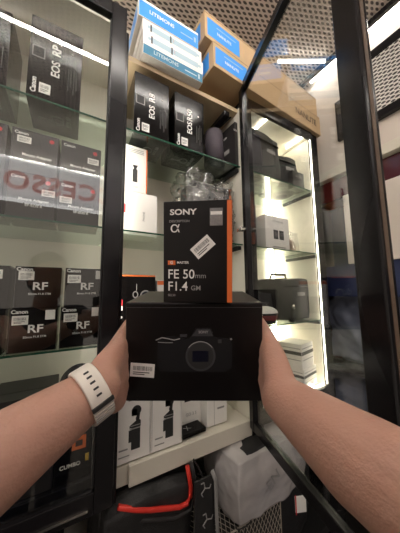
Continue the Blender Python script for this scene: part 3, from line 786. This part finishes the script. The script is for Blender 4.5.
sub(MB().tube([(OX + 14.5 * S * math.cos(a), OY + 14.5 * S * math.sin(a), .0003) for a in [PI * (.2 + .6 * k / 14) for k in range(15)]], .0006, 5, flat=.3), 'ring_highlight', M['greyink'])
sub(cp([(192, 336), (197, 329), (210, 329), (213, 336)]), 'finder_hump', M['camlight'])
sub(MB().tube([((x - 203) * S, (352 - y) * S, .0002) for x, y in ((156, 340), (162, 337.5), (168, 338.5), (174, 340), (180, 338.5))], .0009, 5, flat=.3), 'dial_highlight', M['greyink'])
sub(MB().tube([((x - 203) * S, (352 - y) * S, .0002) for x, y in ((158, 342), (165, 342.5), (173, 342.5))], .0006, 5, flat=.3), 'shutter_highlight', M['greyink'])
sub(cp([(180, 334), (187, 334), (187, 337), (180, 337)]), 'hot_dial', M['camlight'])
sub(MB().box(15 * S, 18.5 * S, 9 * S, 12.5 * S, 0, .0003), 'button_mark', M['camlight'])
sub(MB().ringz(28 * S, 13 * S, .0004, .0016, 0, .0003, 12), 'strap_lug', M['greyink'])
tt = link('lettering', text_mesh('SONY', .0055, .0001, .0001), M['greyink'], cpic, (.0005, 20 * S, .0007))

# lens box
LB = (.1030, .098, .1525)
lb = MB().box(0, LB[0], 0, LB[1], 0, LB[2], .0012).build('lens_box', M['handbox'])
DIMS[lb.name] = LB
TOP = (-.2037 + .1485 + .0012)
lb.matrix_world = CM @ Matrix.Translation((-.0556, TOP, -.342)) @ Matrix.Rotation(-.13, 4, 'Y') @ A
tag(lb, 'black upright lens box with orange edge standing on the held camera box', 'box')
patch(lb, 'front', 'orange_edge', .0068, .150, .966, .5, M['orange'], label='orange strip down the front')
patch(lb, 'right', 'orange_side', .097, .150, .5, .5, M['orange'])
write(lb, 'front', 'SONY', .0118, .10, .888, M['whiteink'], 0, .028, 'LEFT', sx=1.28, name='brand_lettering')
write(lb, 'front', 'DESCRIPTION', .0050, .09, .80, M['greyink'], 0, .01, 'LEFT')
write(lb, 'front', 'α', .022, .10, .735, M['whiteink'], 0, .0, 'LEFT', sx=1.1)
hg = patch(lb, 'front', 'hologram_seal', .019, .026, .78, .835, M['holo'])
MB().box(-.0085, .0085, .003, .008, .0003, .0005).build('white_band', M['paper'], hg)
barcode_label(lb, 'front', .034, .0195, .585, .545, .72, seed=9)
gm = patch(lb, 'front', 'orange_badge', .0115, .0065, .125, .392, M['orange'])
link('lettering', text_mesh('G', .006, .0002, .0001), M['whiteink'], gm, (0, 0, .0004))
write(lb, 'front', 'MASTER', .0050, .205, .392, M['whiteink'], 0, .02, 'LEFT')
write(lb, 'front', 'FE 50', .0195, .065, .275, M['whiteink'], 0, .006, 'LEFT', sx=.95)
write(lb, 'front', 'mm', .0110, .47, .262, M['greyink'], 0, 0, 'LEFT')
write(lb, 'front', 'F1.4', .0195, .065, .155, M['whiteink'], 0, .006, 'LEFT', sx=.95)
write(lb, 'front', 'GM', .0100, .41, .142, M['greyink'], 0, 0.01, 'LEFT')
write(lb, 'front', 'SEL50', .0048, .07, .07, M['greyink'], 0, 0, 'LEFT')
for k, vv in enumerate((.80, .62, .47)): patch(lb, 'left', 'tuck_flap', .012, .020, .75, vv, M['dimink'])

# ------------------------------------------------------------------ the person
HDG = Vector((.494, .862, 0)).normalized(); RGT = Vector((HDG.y, -HDG.x, 0))
def cw_(p): return CM @ Vector((p[0], p[1], -p[2]))                          # grip frame: right, up, forward
def bw_(p): return CAM + RGT * p[0] + Vector((0, 0, p[1])) + HDG * p[2]      # body frame
def capsule(bm, a, b, ra, rb, n=16):
    d = b - a; q = d.to_track_quat('Z', 'Y') if d.length > 1e-6 else None
    rings = []; K = 5
    for i in range(K + 1):
        t = PI / 2 * i / K; rings.append((-ra * math.cos(t), ra * math.sin(t)))
    L = d.length
    for i in range(K + 1):
        t = PI / 2 * i / K; rings.append((L + rb * math.sin(t), rb * math.cos(t)))
    vs = []
    for z, r in rings:
        vs.append([bm.verts.new(a + q @ Vector((max(r, 1e-5) * math.cos(2 * PI * k / n), max(r, 1e-5) * math.sin(2 * PI * k / n), z))) for k in range(n)])
    for x, y in zip(vs, vs[1:]):
        for k in range(n): bm.faces.new((x[k], x[(k + 1) % n], y[(k + 1) % n], y[k]))
    bm.faces.new(list(reversed(vs[0]))); bm.faces.new(vs[-1])
def fuse(name, segs, m, vox, smooth=6, parent=None):
    bm = bmesh.new()
    for a, b, ra, rb in segs: capsule(bm, Vector(a), Vector(b), ra, rb)
    bmesh.ops.recalc_face_normals(bm, faces=bm.faces[:])
    me = bpy.data.meshes.new(name); bm.to_mesh(me); bm.free()
    o = bpy.data.objects.new(name, me); COL.objects.link(o)
    r = o.modifiers.new('r', 'REMESH'); r.mode = 'VOXEL'; r.voxel_size = vox; r.use_smooth_shade = True
    s_ = o.modifiers.new('s', 'SMOOTH'); s_.iterations = smooth; s_.factor = .5
    dg = bpy.context.evaluated_depsgraph_get(); dg.update()
    me2 = bpy.data.meshes.new_from_object(o.evaluated_get(dg)); bpy.data.objects.remove(o)
    me2.materials.clear()
    return link(name, me2, m, parent, smooth=True)
segs = []
def chain(f, pts, rs):
    for (a, b), (ra, rb) in zip(zip(pts, pts[1:]), zip(rs, rs[1:])): segs.append((f(a), f(b), ra, rb))
WR = {}
for sgn, W, mid, elb, side in ((-1, (-.121, -.145, .268), (-.178, -.171, .205), (-.245, -.205, .120), -.1103), (1, (.100, -.158, .268), (.138, -.166, .195), (.205, -.172, .09), .0932)):
    WR[sgn] = (Vector(W), Vector(mid))
    chain(cw_, [W, mid, elb], [.0265, .0385, .045])
    # upper arm to shoulder
    segs.append((cw_(elb), bw_((.20 * sgn, -.14, -.22)), .044, .052))
    X = side + sgn * .0135     # palm plane beside the box
    hx = lambda off: side + sgn * off
    # palm: four metacarpals from wrist to knuckles
    kn = [(hx(.0125), -.110, .408), (hx(.0125), -.130, .412), (hx(.0125), -.149, .408), (hx(.0120), -.167, .398)]
    wr = [(W[0] + sgn * .002, W[1] + .016, W[2] + .015), (W[0], W[1] + .006, W[2] + .012), (W[0], W[1] - .006, W[2] + .012), (W[0] - sgn * .002, W[1] - .016, W[2] + .015)]
    for a, b in zip(wr, kn): chain(cw_, [a, b], [.0165, .0120])
    # heel pads
    chain(cw_, [(W[0], W[1] - .012, W[2] + .01), (hx(.010), -.184, .312), (hx(.013), -.176, .36)], [.019, .0180, .0130])
    chain(cw_, [(W[0], W[1] + .010, W[2] + .01), (hx(.012), -.128, .318), (hx(.0125), -.112, .352)], [.020, .0165, .0120])
    # thumb along the side of the box
    chain(cw_, [(hx(.013), -.124, .325), (hx(.0115), -.108, .358), (hx(.0105), -.098, .384), (hx(.0095), -.092, .404)], [.0150, .0115, .0100, .0082])
    # fingers forward along the side, tips curled round the back edge
    for i, (k, l) in enumerate(zip(kn, (.0, .008, .004, -.010))):
        y = k[1]
        chain(cw_, [k, (hx(.0118), y + .004, .448 + l), (hx(.0105), y + .005, .478 + l * .5), (hx(.0040), y + .004, .5065), (hx(-.016), y + .003, .5065)], [.0118, .0098, .0088, .0082, .0070])
# torso, neck, head, legs behind the camera
chain(bw_, [(-.19, -.13, -.24), (.19, -.13, -.24)], [.06, .06])
chain(bw_, [(-.09, -.22, -.24), (-.07, -.50, -.25)], [.115, .10]); chain(bw_, [(.09, -.22, -.24), (.07, -.50, -.25)], [.115, .10])
chain(bw_, [(0, -.13, -.25), (0, .02, -.22)], [.062, .055])
chain(bw_, [(0, .04, -.20), (0, .12, -.21)], [.078, .092]); chain(bw_, [(0, .055, -.128), (0, .035, -.115)], [.012, .014])
for sgn in (-1, 1):
    chain(bw_, [(.084 * sgn, .07, -.20), (.092 * sgn, .055, -.205)], [.014, .010])
    chain(bw_, [(.09 * sgn, -.55, -.25), (.095 * sgn, -.98, -.24), (.10 * sgn, -1.37, -.26), (.10 * sgn, -1.415, -.12)], [.095, .062, .042, .034])
person = fuse('person', segs, M['skin'], .0034, 5)
tag(person, 'person with bare forearms holding two stacked black boxes, white watch on the left wrist', 'person')
sh = fuse('shirt', [(bw_((-.19, -.14, -.24)), bw_((.19, -.14, -.24)), .075, .075), (bw_((-.09, -.22, -.24)), bw_((-.07, -.52, -.25)), .13, .12), (bw_((.09, -.22, -.24)), bw_((.07, -.52, -.25)), .13, .12),
                    (bw_((-.2, -.15, -.22)), bw_((-.225, -.19, -.10)), .065, .062), (bw_((.2, -.15, -.22)), bw_((.195, -.18, -.10)), .065, .062)], M['shirt'], .008, 4, person)
tr = fuse('trousers', [(bw_((.09 * s_, -.56, -.25)), bw_((.095 * s_, -.98, -.24)), .11, .08) for s_ in (-1, 1)] + [(bw_((.095 * s_, -.98, -.24)), bw_((.10 * s_, -1.34, -.26)), .08, .06) for s_ in (-1, 1)], M['navy'], .01, 4, person)
hr = fuse('hair', [(bw_((0, .14, -.23)), bw_((0, .08, -.26)), .098, .085)], M['hair'], .006, 3, person)

# wristwatch round the left wrist
W, mid = WR[-1]
axis = (mid - W).normalized()
pc_ = W + axis * .009
e = empty('wristwatch'); tag(e, 'white rubber strap wristwatch on the left wrist', 'watch')
zax = R3 @ Vector((axis.x, axis.y, -axis.z)); zax.normalize()
xax = (R3 @ Vector((1, 0, 0))); xax = (xax - xax.dot(zax) * zax).normalized(); yax = zax.cross(xax)
mw = Matrix((xax, yax, zax)).transposed().to_4x4(); mw.translation = cw_(pc_)
e.matrix_world = mw
def band(r0, r1, z0, z1, n=64, a0=0, a1=2 * PI):
    mb = MB(); vs = []
    closed = abs(a1 - a0 - 2 * PI) < 1e-4
    N = n if closed else n + 1
    for k in range(N):
        a = a0 + (a1 - a0) * k / n; c, s_ = math.cos(a), math.sin(a)
        rr = [(r0, z0), (r1 - .0008, z0), (r1, z0 + .0015), (r1, z1 - .0015), (r1 - .0008, z1), (r0, z1)]
        vs.append([mb.bm.verts.new((r * c, r * s_, z)) for r, z in rr])
    for k in range(n if closed else n):
        A_, B_ = vs[k], vs[(k + 1) % N]
        for i in range(6): mb.bm.faces.new((A_[i], B_[i], B_[(i + 1) % 6], A_[(i + 1) % 6]))
    if not closed: mb.bm.faces.new(list(reversed(vs[0]))); mb.bm.faces.new(vs[-1])
    return mb
RB = .0305
# angle in the ring of the point facing the camera
toc = mw.inverted() @ CAM; ac = math.atan2(toc.y, toc.x)
strap = band(RB - .0015, RB + .0022, -.011, .011).build('watch_strap', M['rubber'], e, smooth=True)
def slot_at(a, z, wd, ln, m, name, parent, r=RB + .0022, th=.0008):
    mb = MB().box(-th, th, -ln / 2, ln / 2, -wd / 2, wd / 2, .0002)
    o = mb.build(name, m, parent); o.matrix_local = Matrix.Rotation(a, 4, 'Z') @ Matrix.Translation((r, 0, z)); return o
WATCH = (ac, slot_at, strap, e)
sgn_a = 1
for k in range(5): slot_at(ac + sgn_a * (.55 - .22 * k + .15), 0, .0055, .0022, M['ink'], 'strap_hole', strap)
slot_at(ac - .52, 0, .0235, .0045, M['ink'], 'keeper', strap, r=RB + .003, th=.0014)
for k in range(5): slot_at(ac - .66 - .12 * k, 0, .0215, .0008, M['greyink'], 'rib', strap)
slot_at(ac - .80, 0, .0215, .012, M['rubber'], 'strap_tail', strap, r=RB + .0014, th=.0006)
cs = MB().cyl((RB + .001, 0, 0), (RB + .011, 0, 0), .021, .0205, 32).build('watch_case', M['black'], e); cs.matrix_local = Matrix.Rotation(ac + PI * .80, 4, 'Z')
MB().cyl((RB + .011, 0, 0), (RB + .0115, 0, 0), .018, .018, 32).build('dial', M['blackbox'], cs)
